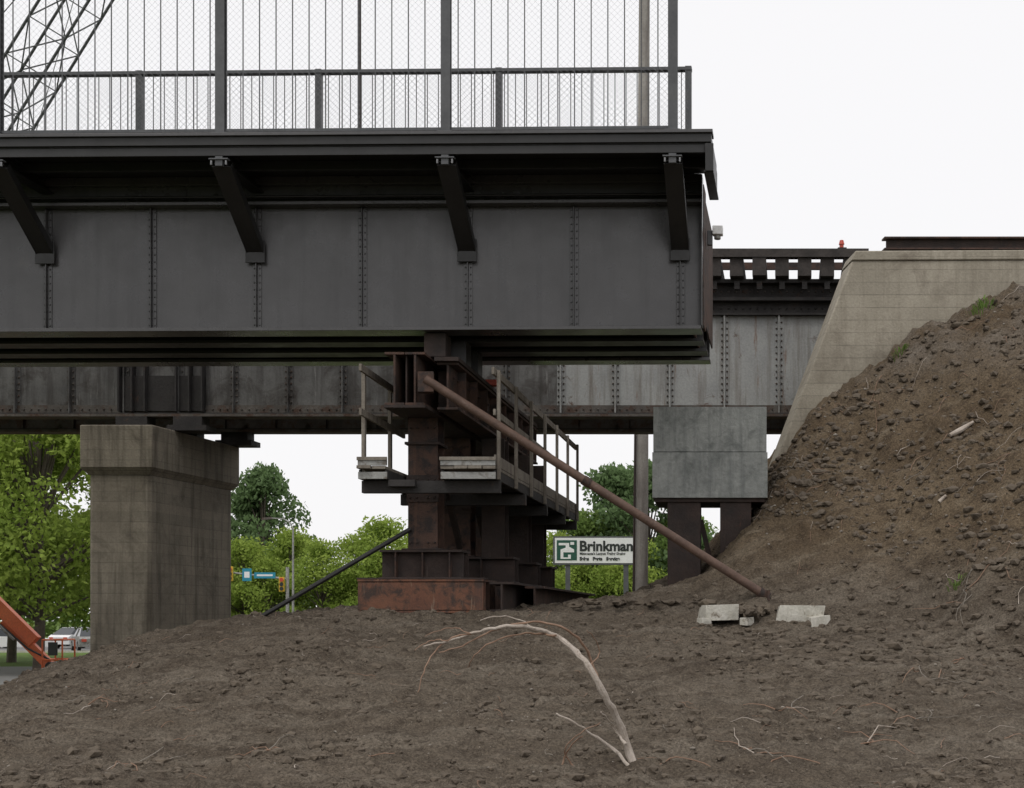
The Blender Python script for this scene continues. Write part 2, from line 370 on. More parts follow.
for k in range(0,15,2):
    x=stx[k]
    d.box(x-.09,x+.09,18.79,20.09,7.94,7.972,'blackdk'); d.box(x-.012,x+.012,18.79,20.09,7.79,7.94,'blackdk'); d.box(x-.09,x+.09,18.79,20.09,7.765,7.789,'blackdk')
    d.box(x-.13,x+.13,18.70,18.79,7.80,7.82,'fence'); d.box(x-.05,x+.05,18.72,18.78,7.72,7.85,'fence')
    for s in(-.1,.1): d.cyl((x+s,18.72,7.79),(x+s,18.72,7.73),.015,'mesh',6)
    p0=Vector((x,18.80,7.74));p1=Vector((x,20.03,6.88))
    d.bar(p0,p1,.25,.02,'blackdk',(1,0,0))
    for s in(-.118,.118):
        d.bar(p0+Vector((s,.05,.03)),p1+Vector((s,.0,.05)),.014,.12,'blackdk',(1,0,0))
    d.box(x-.14,x+.14,20.0,20.018,6.74,7.06,'blackdk')
place(d.done(.004))
f=B('fence_posts_and_rails',.18,20.1)
for k in range(0,15,2):
    x=stx[k]
    f.box(x-.062,x+.062,18.75,18.765,8.151,11.0,'fence'); f.box(x-.062,x+.062,18.84,18.855,8.151,11.0,'fence'); f.box(x-.008,x+.008,18.766,18.839,8.151,11.0,'fence')
    f.box(x-.1,x+.1,18.70,18.90,8.151,8.17,'fence')
x=2.40
for z in(8.2,11.0): f.box(XL,x,18.79,18.82,z,z+.04,'fence')
q=x-.2
while q>XL:
    f.cyl((q,18.8,8.2),(q,18.8,11.0),.0085,'fence',5); q-=.224
for x in [2.50]+[-.24-2.62*k for k in range(7)]:
    f.box(x-.045,x+.045,20.2,20.29,8.301,9.60,'fence')
f.box(XL,2.55,20.19,20.3,9.54,9.585,'fence'); f.box(XL,2.55,20.22,20.27,8.42,8.46,'fence')
q=2.4
while q>XL: f.cyl((q,20.24,8.44),(q,20.24,9.55),.007,'fence',5); q-=.16
f.cyl((-2.94,22.4,8.3),(-2.94,22.4,12.5),.03,'rustdk',8)
place(f.done())
w=B('chain_link_mesh',.18,20.1)
def chain(y,x0,x1,z0,z1,step,r):
    H=z1-z0
    for sg in(1,-1):
        c=x0-H
        while c<x1+H:
            a=(c,z0) ; e=(c+sg*H,z1)
            t0,t1=0,1
            for lim,s_ in((x0,1),(x1,-1)):
                da=(a[0]-lim)*s_; de=(e[0]-lim)*s_
                if da<0 and de<0: t1=-1;break
                if da<0: t0=max(t0,da/(da-de))
                elif de<0: t1=min(t1,da/(da-de))
            if t1>t0+.01:
                A=(a[0]+(e[0]-a[0])*t0,y,z0+H*t0);E=(a[0]+(e[0]-a[0])*t1,y,z0+H*t1)
                w.cyl(A,E,r,'mesh',3)
            c+=step
chain(18.78,-9.5,2.40,8.22,11.0,.085,.0011)
chain(20.18,-9.5,2.5,8.42,9.55,.085,.0015)
place(w.done(recalc=False))
wl=B('work_light',.18,20.1)
wl.box(2.83,2.98,20.5,20.64,7.25,7.38,'white'); wl.box(2.75,2.83,20.54,20.6,7.1,7.32,'fence'); wl.cyl((2.9,20.57,7.25),(2.9,20.57,7.19),.05,'alu',12)
place(wl.done(.01))

# ------------------------------------------------------------ OLD BRIDGE
o=B('old_girder_bridge',.2,27)
XL2,XR2=-32,6.75
zb2=5.5
XS=.95  # left of this split the near web takes the copy with painted-in shade
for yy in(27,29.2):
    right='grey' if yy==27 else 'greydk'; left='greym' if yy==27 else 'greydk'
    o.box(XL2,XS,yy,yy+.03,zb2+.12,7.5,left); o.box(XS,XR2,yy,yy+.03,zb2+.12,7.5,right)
    o.box(XL2,XR2,yy-.2,yy+.22,zb2,zb2+.05,'greydk')
    o.box(XL2,XR2,yy-.13,yy+.15,zb2+.051,zb2+.08,'olddark')
    o.box(XL2,XR2,yy-.02,yy-.002,zb2+.081,zb2+.24,'greydk')
    o.box(XL2,XR2,yy-.03,yy+.04,7.5,7.72,'olddark')
    o.box(XL2,XR2,yy-.12,yy+.15,7.46,7.499,'olddark')
    o.box(XL2,XR2,yy-.2,yy+.22,7.72,7.78,'olddark')
    o.box(XL2,XR2,yy-.05,yy+.06,7.781,8.05,'olddark')
    o.box(XL2,XR2,yy-.24,yy+.25,8.05,8.12,'olddark')
    x=6.2
    while x>XL2:
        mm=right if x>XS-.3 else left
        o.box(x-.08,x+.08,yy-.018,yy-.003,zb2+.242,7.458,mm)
        o.box(x-.012,x+.012,yy-.10,yy-.019,zb2+.085,7.458,mm)
        if yy==27 and x>-13:
            for s in(-.05,.05):
                for q in range(15): z=zb2+.30+q*.118; o.cyl((x+s,yy-.018,z),(x+s,yy-.042,z),.021,'greydk',6,.012)
        x-=1.05
    if yy==27:
        x=6.7
        while x>-13:
            o.cyl((x,yy-.02,zb2+.16),(x,yy-.045,zb2+.16),.02,'greydk',5,.012); o.cyl((x,yy-.03,7.6),(x,yy-.06,7.6),.022,'olddark',5,.012); o.cyl((x,yy-.05,7.92),(x,yy-.075,7.92),.022,'greydk',5,.012); x-=.14
x=6.5
i=0
while x>XL2:
    o.box(x-.13,x+.13,26.5+random.uniform(-.05,.05),30.0,8.121,8.46,'tie')
    o.box(x-.05,x+.05,26.65,26.75,7.9,8.05,'olddark')
    if i%3==0: o.bar((x,27.1,5.8),(x+.4,29.1,5.8),.1,.1,'olddark')
    x-=.43;i+=1
o.box(XL2,XR2+.1,26.45,26.65,8.462,8.62,'tie')
o.box(XL2,XR2,29.8,30.0,8.462,8.62,'tie')
for yy in(27.4,28.9): o.box(XL2,XR2+3,yy,yy+.07,8.462,8.60,'rust')
for x0,x1 in((-7.65,-6.85),(-6.55,-5.8)):
    for yy in(26.75,29.0):
        o.box(x0,x1,yy,yy+.5,5.225,5.33,'olddark'); o.box(x0+.1,x1-.1,yy+.05,yy+.42,5.33,5.499,'olddark')
    for q in(0,.25,.5): o.box(x0+.12+q,x0+.15+q,26.82,26.995,5.6,7.4,'olddark')
o.box(-7.5,-5.9,26.93,26.975,5.62,6.3,'olddark')
o.done()

# ------------------------------------------------------------ PIER
pr=B('concrete_pier',.28,26)
def cbox(b_,x0,x1,y0,y1,z0,z1,m,c=.03):
    P=[(x0+c,y0),(x1-c,y0),(x1,y0+c),(x1,y1-c),(x1-c,y1),(x0+c,y1),(x0,y1-c),(x0,y0+c)]
    n=8; b_.add([(a,q,z0) for a,q in P]+[(a,q,z1) for a,q in P],[tuple(range(n-1,-1,-1)),tuple(range(n,2*n))]+[(i,(i+1)%n,n+(i+1)%n,n+i) for i in range(n)],m)
cbox(pr,-7.9,-6.75,26.05,29.25,-.8,4.3,'conc',.06)
pr.box(-8.0,-6.65,25.95,29.35,4.42,5.22,'conc')
pr.add([(-7.9,26.05,4.3),(-6.75,26.05,4.3),(-6.75,29.25,4.3),(-7.9,29.25,4.3),(-8,25.95,4.42),(-6.65,25.95,4.42),(-6.65,29.35,4.42),(-8,29.35,4.42)],
       [(0,1,5,4),(1,2,6,5),(2,3,7,6),(3,0,4,7)],'conc')
pr.done(.02)

# ------------------------------------------------------------ WING WALL / ABUTMENT
a=B('concrete_wing_wall')
a.ext([(3.9,2.5),(5.93,7.86),(16,7.91),(16,2.5)],24.4,25.1,'wing')
a.ext([(5.91,7.862),(5.98,8.03),(16,8.08),(16,7.912)],24.37,25.12,'wing')
a.box(7.0,16,25.12,31,2,7.9,'wing'); a.box(6.2,7.0,25.12,31,2,5.45,'wing')
a.done(.02)
a=B('rusty_steel_beam')
a.box(6.55,13,24.5,24.53,8.1,8.26,'rustdk'); a.box(6.5,13,24.42,24.62,8.07,8.095,'rust'); a.box(6.5,13,24.42,24.62,8.26,8.29,'rust')
a.done()
a=B('red_marker_lamp'); a.cyl((6.25,26.55,8.62),(6.25,26.55,8.72),.04,'red'); a.cyl((6.25,26.55,8.72),(6.25,26.55,8.80),.055,'red',10,.035); a.box(6.17,6.33,26.48,26.6,8.621,8.65,'olddark'); a.done()

# ------------------------------------------------------------ CONCRETE BLOCK BENT
c=B('concrete_pile_cap',.15,22)
c.box(2.22,4.0,22,23.3,4.245,4.95,'slate'); c.box(2.205,4.015,21.985,23.315,3.52,4.235,'slate')
c.box(2.25,3.97,22.03,23.27,4.236,4.244,'blackdk')
c.box(2.24,3.98,22.05,23.25,3.46,3.519,'rustdk')
for x0,x1 in((2.44,2.96),(3.27,3.76)):
    for yy in(22.25,22.95):
        c.box(x0,x1,yy-.16,yy-.13,1.0,3.459,'rustdk'); c.box(x0,x1,yy+.13,yy+.16,1.0,3.459,'rustdk'); c.box((x0+x1)/2-.02,(x0+x1)/2+.02,yy-.13,yy+.13,1.0,3.459,'rustdk')
        for s in (x0,x1-.03): c.box(s,s+.03,yy-.129,yy+.129,1,3.459,'rustdk')
c.bar((2.96,22.4,3.2),(3.27,22.4,1.9),.08,.08,'rustdk')
c.done(.014)

# ------------------------------------------------------------ TEMPORARY BENT
t=B('temporary_steel_bent',.18,19.8)
def ibeam_y(xc,w,y0,y1,z0,z1,m,tf=.035,tw=.03):
    t.box(xc-w/2,xc+w/2,y0,y1,z0,z0+tf,m); t.box(xc-w/2,xc+w/2,y0,y1,z1-tf,z1,m); t.box(xc-tw/2,xc+tw/2,y0+.004,y1-.004,z0+tf,z1-tf,m)
def ibeam_x(x0,x1,yc,w,z0,z1,m,tf=.035,tw=.03):
    t.box(x0,x1,yc-w/2,yc+w/2,z0,z0+tf,m); t.box(x0,x1,yc-w/2,yc+w/2,z1-tf,z1,m); t.box(x0+.004,x1-.004,yc-tw/2,yc+tw/2,z0+tf,z1-tf,m)
for xc in(-1.665,-1.375): ibeam_y(xc,.28,19.8,27.0,4.64,5.39,'rust')
for xc in(-1.52,): t.box(xc-.012,xc+.012,19.9,27,4.68,5.35,'rustdk')
ibeam_y(-.98,.30,20.1,27.2,4.62,5.30,'rust')
t.box(-1.81,-1.22,19.78,27,4.60,4.638,'rustdk')
for k in range(9):
    yy=20.6+k*.8
    t.box(-1.23,-.998,yy,yy+.02,4.66,5.26,'rustdk')
    t.box(-.96,-.84,yy+.1,yy+.12,4.66,5.26,'rust')
for k in range(26):
    for z in(4.8,5.12): t.cyl((-.962,20.4+k*.25,z),(-.93,20.4+k*.25,z),.018,'rustdk',6)
t.box(-1.15,-.8,20.0,27,5.302,5.36,'rustdk')
t.box(-1.33,-1.02,20.15,20.5,5.392,5.73,'rustdk'); t.box(-1.2,-.85,20.75,21.1,5.362,5.735,'blackdk'); t.box(-1.2,-.85,21.6,21.95,5.362,5.735,'blackdk')
t.box(-.95,-.72,22.4,22.6,5.362,5.45,'red')
for i,dd in enumerate((1.2,3.5,5.8,7.6)):
    yc=19.8+dd
    cx=-1.5
    for y_ in (yc-.22,yc+.19): t.box(cx-.22,cx+.22,y_,y_+.03,2.661,4.6,'rust')
    t.box(cx-.015,cx+.015,yc-.19,yc+.19,2.661,4.6,'rust')
    t.box(cx-.26,cx+.26,yc-.27,yc+.27,4.2,4.24,'rustdk')
    t.box(cx-.3,cx+.3,yc-.3,yc+.3,2.64,2.66,'rustdk')
    t.box(cx-.24,cx+.24,yc-.235,yc-.222,3.35,3.75,'rustdk')
    for s in(-.18,-.08,.08,.18):
        for z in(3.42,3.55,3.68,2.75,4.45): t.cyl((cx+s,yc-.221,z),(cx+s,yc-.262,z),.016,'rustdk',6)
    if i>0:
        t.box(-1.1,-.72,yc-.19,yc-.16,2.64,4.6,'rustdk'); t.box(-1.1,-.72,yc+.16,yc+.19,2.64,4.6,'rustdk'); t.box(-.925,-.895,yc-.16,yc+.16,2.64,4.6,'rustdk')
    ibeam_x(-2.12,-.9 if i==0 else -.55,yc-.16,.3,2.2,2.638,'rustdk'); ibeam_x(-2.12,-.9 if i==0 else -.55,yc+.16,.3,2.2,2.638,'rustdk')
    for x in(-1.9,-1.5,-1.1): t.box(x,x+.02,yc-.3,yc-.178,2.236,2.6,'rust')
    m_='rustred' if i==0 else 'rust'
    ibeam_x(-2.36,-.52,yc-.45,.32,1.70,2.195,m_); ibeam_x(-2.36,-.52,yc-.1,.32,1.70,2.195,'rust'); ibeam_x(-2.36,-.52,yc+.28,.32,1.70,2.195,'rust')
    t.box(-2.355,-.525,yc-.60,yc-.586,1.745,2.15,m_)
    t.box(-2.37,-.51,yc-.615,yc-.29,2.196,2.215,'rustdk')
ibeam_y(-.30,.36,20.6,28.2,1.72,2.16,'rustdk'); ibeam_y(.02,.3,21.6,28.2,1.72,2.12,'rust')
for y0,y1 in((21.2,23.1),(23.5,25.4),(25.8,27.2)):
    t.bar((-1.5,y0,2.8),(-1.5,y1,4.4),.09,.09,'rustdk'); t.bar((-1.45,y0,4.4),(-1.45,y1,2.8),.09,.09,'rustdk')
t.done(.004)
wk=B('access_scaffold_walkway',.18,19.8)
for xa,xb in((-2.19,-1.78),(-1.02,-.24)):
    for q in np.arange(xa,xb-.1,.2): wk.box(q,min(q+.19,xb),19.8+random.uniform(-.04,.04),28.4,3.741,3.785,'wood')
    wk.box(xa,xb,19.84,19.87,3.60,3.70,'alu')
    for q in(xa,xb-.04): wk.box(q,q+.04,19.88,28.4,3.60,3.735,'olddark')
    for q in np.arange(20.2,28.3,.55): wk.box(xa+.045,xb-.045,q,q+.06,3.61,3.73,'olddark')
    wk.box(xa,xb,19.82,19.86,3.79,3.90,'alu')
    wk.box(xa-.01,xb+.01,19.80,19.818,3.86,3.91,'wood')
for q in(20.05,22.2,24.4,26.6,28.2):
    wk.box(-2.2,-.22,q,q+.12,3.42,3.595,'olddark')
wk.box(-1.78,-1.40,19.9,20.02,3.5,3.595,'olddark')
wk.box(-.27,-.237,19.88,28.4,3.79,3.95,'wood')
for q in(19.9,21.3,22.7,24.1,25.5,26.9,28.3):
    wk.box(-.235,-.19,q,q+.08,3.6,5.15,'wood')
    if q<22: wk.box(-2.16,-2.11,q,q+.08,3.6,5.15,'wood')
wk.bar((-.26,19.75,5.12),(-.26,28.45,5.10),.04,.10,'wood'); wk.bar((-.26,19.85,4.55),(-.26,28.45,4.52),.035,.09,'wood')
wk.bar((-2.09,19.6,5.14),(-2.09,22,5.10),.04,.10,'wood'); wk.bar((-2.09,19.6,4.52),(-2.09,22,4.5),.04,.10,'wood')
wk.done(.004)
a=B('raking_pipe_brace'); a.cyl((-1.22,19.62,4.98),(3.62,19.85,1.93),.062,'rope',16); a.cyl((3.5,19.844,2.0),(3.72,19.855,1.86),.08,'rust',12)
a.box(-1.32,-1.1,19.6,19.79,4.8,5.08,'rust'); a.box(3.45,3.85,19.65,20.05,1.70,1.78,'rust'); a.box(3.60,3.63,19.7,20,1.78,2.02,'rust')
a.cyl((1.0,19.725,3.58),(1.1,19.73,3.517),.07,'rust',14); a.done()
a=B('steel_stay_brace'); a.cyl((-1.5,20.75,2.95),(-3.8,20.75,1.60),.036,'blackdk',10); a.box(-3.9,-3.7,20.65,20.85,1.5,1.64,'blackdk'); a.done()

def chunk(b_,cx,cy,cz,sx,sy,sz,rot,m,seed):
    rr=random.Random(seed); bm=bmesh.new()
    for i in(-1,1):
        for j in(-1,1):
            for k in(-1,1):
                bm.verts.new((i*sx*rr.uniform(.8,1.05),j*sy*rr.uniform(.8,1.05),k*sz*rr.uniform(.8,1.08)))
    for q in range(4): bm.verts.new((rr.uniform(-1,1)*sx*1.05,rr.choice([-1,1])*sy*1.08,rr.uniform(-.6,.6)*sz))
    bmesh.ops.convex_hull(bm,input=bm.verts)
    bm.verts.ensure_lookup_table(); used=[v for v in bm.verts if v.link_faces]; ix={v:i for i,v in enumerate(used)}
    c_,s_=math.cos(rot),math.sin(rot)
    b_.add([(cx+v.co.x*c_-v.co.y*s_,cy+v.co.x*s_+v.co.y*c_,cz+v.co.z) for v in used],[[ix[v] for v in f.verts] for f in bm.faces],m); bm.free()
s=B('broken_concrete_slab')
chunk(s,2.84,19.3,1.70,.25,.22,.11,.1,'slab',1); chunk(s,3.95,19.2,1.67,.32,.28,.13,-.2,'slab',2); chunk(s,4.12,18.9,1.52,.16,.12,.14,.3,'slab',3); chunk(s,3.5,19.75,1.66,.4,.3,.08,0,'slab',4); chunk(s,2.62,19.1,1.58,.08,.07,.05,.5,'slab',5); chunk(s,3.2,19.1,1.58,.10,.07,.06,.9,'slab',7)
s.done(.012)
s=B('dirt_heap')
for k in range(44): s.lump((3.38+random.gauss(0,.24),19.42+random.gauss(0,.14),1.70+random.gauss(0,.06)),(random.uniform(.03,.12),.09,.06),'clod',2,1.0)
for k in range(26): s.lump((2.1+random.gauss(0,.5),20.6+random.gauss(0,.2),1.85+random.gauss(0,.02)),(random.uniform(.04,.14),.08,.045),'clod',2,1.0)
s.done()
a=B('driftwood_log'); a.tube([(6.6,21.1,height(6.6,21.1)+.06),(6.78,21.15,height(6.78,21.15)+.07),(7.0,21.25,height(7.0,21.25)+.05)],[.03,.045,.02],'stick'); a.tube([(6.1,20.0,height(6.1,20.0)+.03),(6.2,20,height(6.2,20)+.04)],[.03,.02],'stick'); a.done()

# ------------------------------------------------------------ fallen branch
br=B('dead_branch')
def pxs(L,y,wob=.12):
    out=[]
    for i,(a_,b_) in enumerate(L):
        out.append(((a_-512)/112,y+wob*math.sin(i*1.3),1.6-(b_-620)/112))
    res=[]
    for i in range(len(out)-1):
        A=Vector(out[max(i-1,0)]);Bv=Vector(out[i]);Cv=Vector(out[i+1]);D=Vector(out[min(i+2,len(out)-1)])
        for k in range(4):
            t_=k/4; res.append(.5*((2*Bv)+(Cv-A)*t_+(2*A-5*Bv+4*Cv-D)*t_*t_+(3*Bv-A-3*Cv+D)*t_**3))
    res.append(Vector(out[-1])); return res
def limb(L,r0,r1,m,y=12.5):
    P=pxs(L,y); n=len(P)
    P=[q+Vector((.005*math.sin(i*2.7),0,.005*math.cos(i*1.9))) for i,q in enumerate(P)]
    br.tube(P,[(r0+(r1-r0)*(i/(n-1))**.9)*(1+.12*math.sin(i*2.1)) for i in range(n)],m,8)
limb([(640,790),(631,755),(619,722),(604,695),(588,666),(572,648),(556,636),(535,629),(512,626),(490,629),(470,634),(448,641),(424,646)],.040,.007,'stick')
limb([(604,695),(594,668),(586,648),(567,630),(540,622),(512,625),(485,634),(462,646),(440,652)],.015,.005,'twig')
limb([(634,772),(614,750),(592,735),(574,722),(556,713)],.020,.007,'stick')
limb([(626,745),(618,733),(610,722),(600,711)],.015,.006,'stick')
limb([(556,636),(540,634),(520,634),(492,642),(475,655),(468,668)],.010,.004,'twig')
limb([(480,632),(452,638),(434,652),(424,672),(419,692)],.010,.004,'twig')
limb([(448,641),(436,640),(425,643),(415,650)],.007,.003,'twig')
limb([(590,790),(572,765),(565,750),(580,732),(600,722)],.009,.004,'twig')
limb([(545,790),(560,770),(570,748),(582,735)],.012,.005,'twig')
limb([(588,666),(600,655),(596,640),(586,630)],.007,.003,'twig')
limb([(535,629),(520,620),(500,616),(480,620)],.007,.003,'stick')
limb([(470,634),(455,628),(440,630),(425,636)],.006,.003,'twig')
limb([(345,790),(360,764),(372,756),(395,752)],.008,.004,'twig')
limb([(650,790),(662,766),(684,758),(720,770)],.008,.004,'twig')
limb([(760,790),(775,762),(800,758),(830,768)],.008,.004,'twig')
br.done()

def tuft(name,x,y,n,h,w):
    b_=B(name)
    for k in range(n):
        a_=random.random()*6.28; r=random.random()*w; l=h*random.uniform(.4,1)
        px_,py_=x+r*math.cos(a_)*.6,y+r*math.sin(a_)*.4
        z=height(px_,py_)
        qx,qy=px_+l*.6*math.cos(a_),py_+l*.5*math.sin(a_)
        sd=Vector((-math.sin(a_),math.cos(a_),0))*.010
        A=Vector((px_,py_,z-.03));Mx=Vector(((px_+qx)/2,(py_+qy)/2,z+l*.7));E=Vector((qx,qy,z+l*.9))
        b_.add([tuple(A-sd*.4),tuple(A+sd*.4),tuple(Mx+sd),tuple(Mx-sd),tuple(E)],[(0,1,2,3),(3,2,4)],'leaf2')
    b_.done(recalc=False)
tuft('weed_plant',8.0,23.8,70,.20,.4); tuft('weed_plant',6.62,23.85,40,.16,.25); tuft('weed_plant',5.9,18.6,25,.12,.2)

a=B('stair_handrail')
for x,z in((4.75,4.0),(5.05,4.5),(5.3,4.9)): a.cyl((x,26,z-1.2),(x,26,z+.3),.025,'alu',8)
for dz in(.3,.0,-.3): a.cyl((4.6,26,3.72+dz),(5.45,26,5.15+dz),.022,'alu',8)
a.done()

# ------------------------------------------------------------ crane
cr=B('lattice_boom_crane')
def lattice(p0,p1,w,dseg,r):
    p0=Vector(p0);p1=Vector(p1);d_=(p1-p0).normalized(); u=d_.cross(Vector((0,1,0))).normalized(); v=Vector((0,1,0))
    L=(p1-p0).length; n=int(L/dseg)
    def P(i,a_,b_): return p0+d_*(L*i/n)+u*a_*w/2+v*b_*w/2
    for a_ in(-1,1):
        for b_ in(-1,1): cr.cyl(P(0,a_,b_),P(n,a_,b_),r,'blk',6)
    for i in range(n):
        s_=1 if i%2 else -1
        for b_ in(-1,1): cr.cyl(P(i,s_,b_),P(i+1,-s_,b_),r*.5,'blk',5); cr.cyl(P(i,-1,b_),P(i,1,b_),r*.4,'blk',5)
        for a_ in(-1,1): cr.cyl(P(i,a_,s_),P(i+1,a_,-s_),r*.5,'blk',5)
lattice((-29.3,50,1.5),(-12.3,50,29),1.5,1.5,.055)
for dx in(0,.5): cr.cyl((-31+dx,50,9),(-13.3+dx,50,29.5),.02,'blk',5)
cr.cyl((-17.3,50,18),(-15,50,26),.015,'blk',5)
cr.ext([(-37,.9),(-28.7,.9),(-28.5,2.2),(-29.2,3.6),(-37,3.4)],48.4,51.6,'orange')
for yy in(47.6,51.6):
    cr.ext([(-36.7,-.4),(-28.7,-.4),(-28.1,.1),(-28.7,.7),(-36.7,.7),(-37.3,.1)],yy,yy+.9,'tyre')
cr.cyl((-34,50,3.4),(-31,50,9),.15,'blk'); cr.done()

# ------------------------------------------------------------ poles
a=B('utility_pole'); a.cyl((3.2,35,-.6),(3.32,35,19),.19,'pole',16,.13); a.bar((2.2,35,18.2),(4.4,35,18.2),.1,.12,'pole')
a.cyl((3.0,34.85,0),(3.1,34.85,9),.03,'rustdk',8); a.done()
a=B('overhead_wire')
P=[(3.2-i*.9,35,6.4+.012*(i-4)**2+.05*i) for i in range(12)]; a.tube(P,[.010]*12,'blk',5); a.done()
def lampmast(x,y,h,dx):
    a=B('street_lamp'); a.cyl((x,y,-.5),(x,y,h-.6),.11,'alu',10,.07)
    a.tube([(x,y,h-.7),(x+dx*.12,y,h-.2),(x+dx*.45,y,h+.15),(x+dx,y,h+.2)],[.06,.05,.045,.04],'alu',8)
    a.ext([(x+dx*.95,h+.12),(x+dx*1.45,h+.05),(x+dx*1.42,h+.22),(x+dx*1.0,h+.3)],y-.14,y+.14,'greydk'); a.done()
lampmast(-17.2,110,9.4,-1.7)
a=B('traffic_signal'); X0=-17.0;Y0=106
a.cyl((X0,Y0,-.5),(X0,Y0,5.6),.13,'alu',10); a.cyl((X0,Y0,4.7),(X0-5.6,Y0,5.35),.09,'alu',8,.05)
def head(x,z):
    a.box(x-.2,x+.2,Y0-.3,Y0-.02,z-.55,z+.55,'yellow')
    for k,mm in((.34,'red'),(0,'blk'),(-.34,'blk')): a.cyl((x,Y0-.3,z+k),(x,Y0-.42,z+k),.15,mm,12)
head(-21.3,5.1);head(-22.4,5.3);head(-17.4,4.3)
a.box(-20.4,-19.7,Y0-.12,Y0-.08,4.55,5.5,'teal'); a.box(-19.5,-17.9,Y0-.12,Y0-.08,4.75,5.2,'teal'); a.box(-20.25,-19.85,Y0-.125,Y0-.121,4.8,5.25,'white'); a.box(-19.3,-18.1,Y0-.125,Y0-.121,4.92,5.05,'white')
a.done()

# ------------------------------------------------------------ business sign
bb=B('business_sign')
bb.box(1.84,5.6,60,60.35,4.04,5.12,'white'); bb.box(1.78,5.66,60.02,60.33,3.97,4.036,'fence'); bb.box(1.78,5.66,60.02,60.33,5.124,5.19,'fence'); bb.box(1.77,1.835,60.02,60.33,4.04,5.12,'fence')
bb.box(1.92,2.78,59.985,59.998,4.16,5.02,'green')
bb.ext([(2.0,4.9),(2.45,4.9),(2.45,4.74),(2.66,4.62),(2.66,4.5),(2.2,4.5),(2.2,4.28),(2.4,4.28),(2.4,4.4),(2.52,4.4),(2.52,4.22),(2.08,4.22),(2.08,4.62),(2.3,4.7),(2.3,4.8),(2.0,4.8)],59.972,59.984,'white')
bb.box(2.5,2.66,59.972,59.984,4.82,4.94,'white')
for x in(2.4,4.9): bb.box(x-.1,x+.1,60.08,60.28,-.5,3.968,'fence')
bbo=bb.done()
def text(s_,x,z,size,m_,bold=0):
    cu=bpy.data.curves.new('lettering','FONT'); cu.body=s_; cu.size=size; cu.extrude=.004; cu.offset=bold
    ob=bpy.data.objects.new('lettering',cu); ob.location=(x,59.985,z); ob.rotation_euler=(R(90),0,0); cu.materials.append(M[m_]); sc.collection.objects.link(ob); ob.parent=bbo
text('Brinkman',2.88,4.57,.60,'blk',.02); text("Minnesota's Largest Trailer Dealer",2.9,4.40,.14,'blk',.004); text('Sales   Parts   Service',2.9,4.16,.20,'blk',.01)
a=B('white_trailer'); a.box(2.5,8,63,65.5,.4,2.35,'white'); a.box(2.48,8.02,62.98,65.52,2.352,2.42,'greydk')
for x in(3.3,4.1,7.2):
    for y in(63.1,65.2): a.cyl((x,y-.1,0),(x,y+.15,0),.4,'tyre',16)
a.box(2.6,7.9,63.3,65.2,.15,.398,'blk'); a.done()

# ------------------------------------------------------------ aerial lift
a=B('aerial_work_lift')
a.bar((-14.5,32,4.65),(-10.9,32,1.1),.26,.30,'orange',(0,1,0)); a.bar((-11.6,32,1.6),(-10.45,32,.45),.20,.22,'orange',(0,1,0))
a.cyl((-12.6,31.8,2.4),(-11.3,31.8,1.15),.04,'alu'); a.cyl((-10.5,31.75,.55),(-10.5,32.25,.55),.10,'blk',12)
a.tube([(-13.5,31.85,3.4),(-12.2,31.8,2.0),(-11.0,31.8,.95),(-10.5,31.8,.7)],[.025]*4,'blk',6)
for z in(.25,.7,1.15):
    for y in(31.6,32.5): a.cyl((-10.6,y,z),(-10.15,y,z),.022,'orange',6)
    for x in(-10.6,-10.15): a.cyl((x,31.6,z),(x,32.5,z),.022,'orange',6)
for x in(-10.6,-10.15):
    for y in(31.6,32.5): a.cyl((x,y,.2),(x,y,1.15),.022,'orange',6)
a.box(-10.63,-10.12,31.57,32.53,.14,.2,'blk'); a.box(-10.45,-10.25,31.52,31.6,.8,1.1,'blk')
a.ext([(-17.5,.3),(-14.4,.3),(-14.1,.9),(-14.6,1.5),(-17.2,1.5)],31,33,'orange'); a.box(-15.2,-14.2,31.6,32.4,1.5,4.9,'orange')
for x in(-16.9,-14.8):
    for y in(30.7,32.95): a.cyl((x,y,.1),(x,y+.4,.1),.5,'tyre',18)
a.done(.01)

# ------------------------------------------------------------ cars
def car(x,y,rot,m_):
    c_=B('parked_car'); M_=m_
    c_.ext([(-2.2,.3),(2.2,.3),(2.25,.75),(1.3,.92),(-1.9,.98),(-2.25,.8)],-.88,.88,M_)
    pr_=[(1.25,.93),(.55,1.42),(-1.1,1.45),(-1.95,.97)]
    c_.add([(p_[0],-.82 if p_[1]<1 else -.62,p_[1]) for p_ in pr_]+[(p_[0],.82 if p_[1]<1 else .62,p_[1]) for p_ in pr_],[(0,1,2,3),(7,6,5,4),(0,4,5,1),(2,6,7,3)],'glass')
    c_.box(-1.08,.52,-.61,.61,1.44,1.475,M_)
    for px_ in(1.4,-1.4):
        for s_ in(-1,1): c_.cyl((px_,s_*.7,.32),(px_,s_*.9,.32),.33,'tyre',16); c_.cyl((px_,s_*.9,.32),(px_,s_*.91,.32),.19,'alu',12)
    for s_ in(-1,1):
        c_.box(2.2,2.27,s_*.6-.15,s_*.6+.15,.58,.74,'white'); c_.box(-2.28,-2.2,s_*.6-.15,s_*.6+.15,.62,.8,'red')
        c_.bar((-.2,s_*.83,.96),(-.25,s_*.64,1.44),.05,.05,M_)
    o_=c_.done(.03); o_.location=(x,y,-.39); o_.rotation_euler=(0,0,rot)
for (x,y,r_,m_) in((-31.6,89,.3,'white'),(-27.2,90,2.0,'alu'),(-37.5,99,0,'blk'),(-26.2,95,1.3,'teal'),(-22,112,3.1,'white'),(-45,93,.1,'teal'),(-33,108,.1,'glass'),(-30.6,99,1.2,'white')): car(x,y,r_,m_)
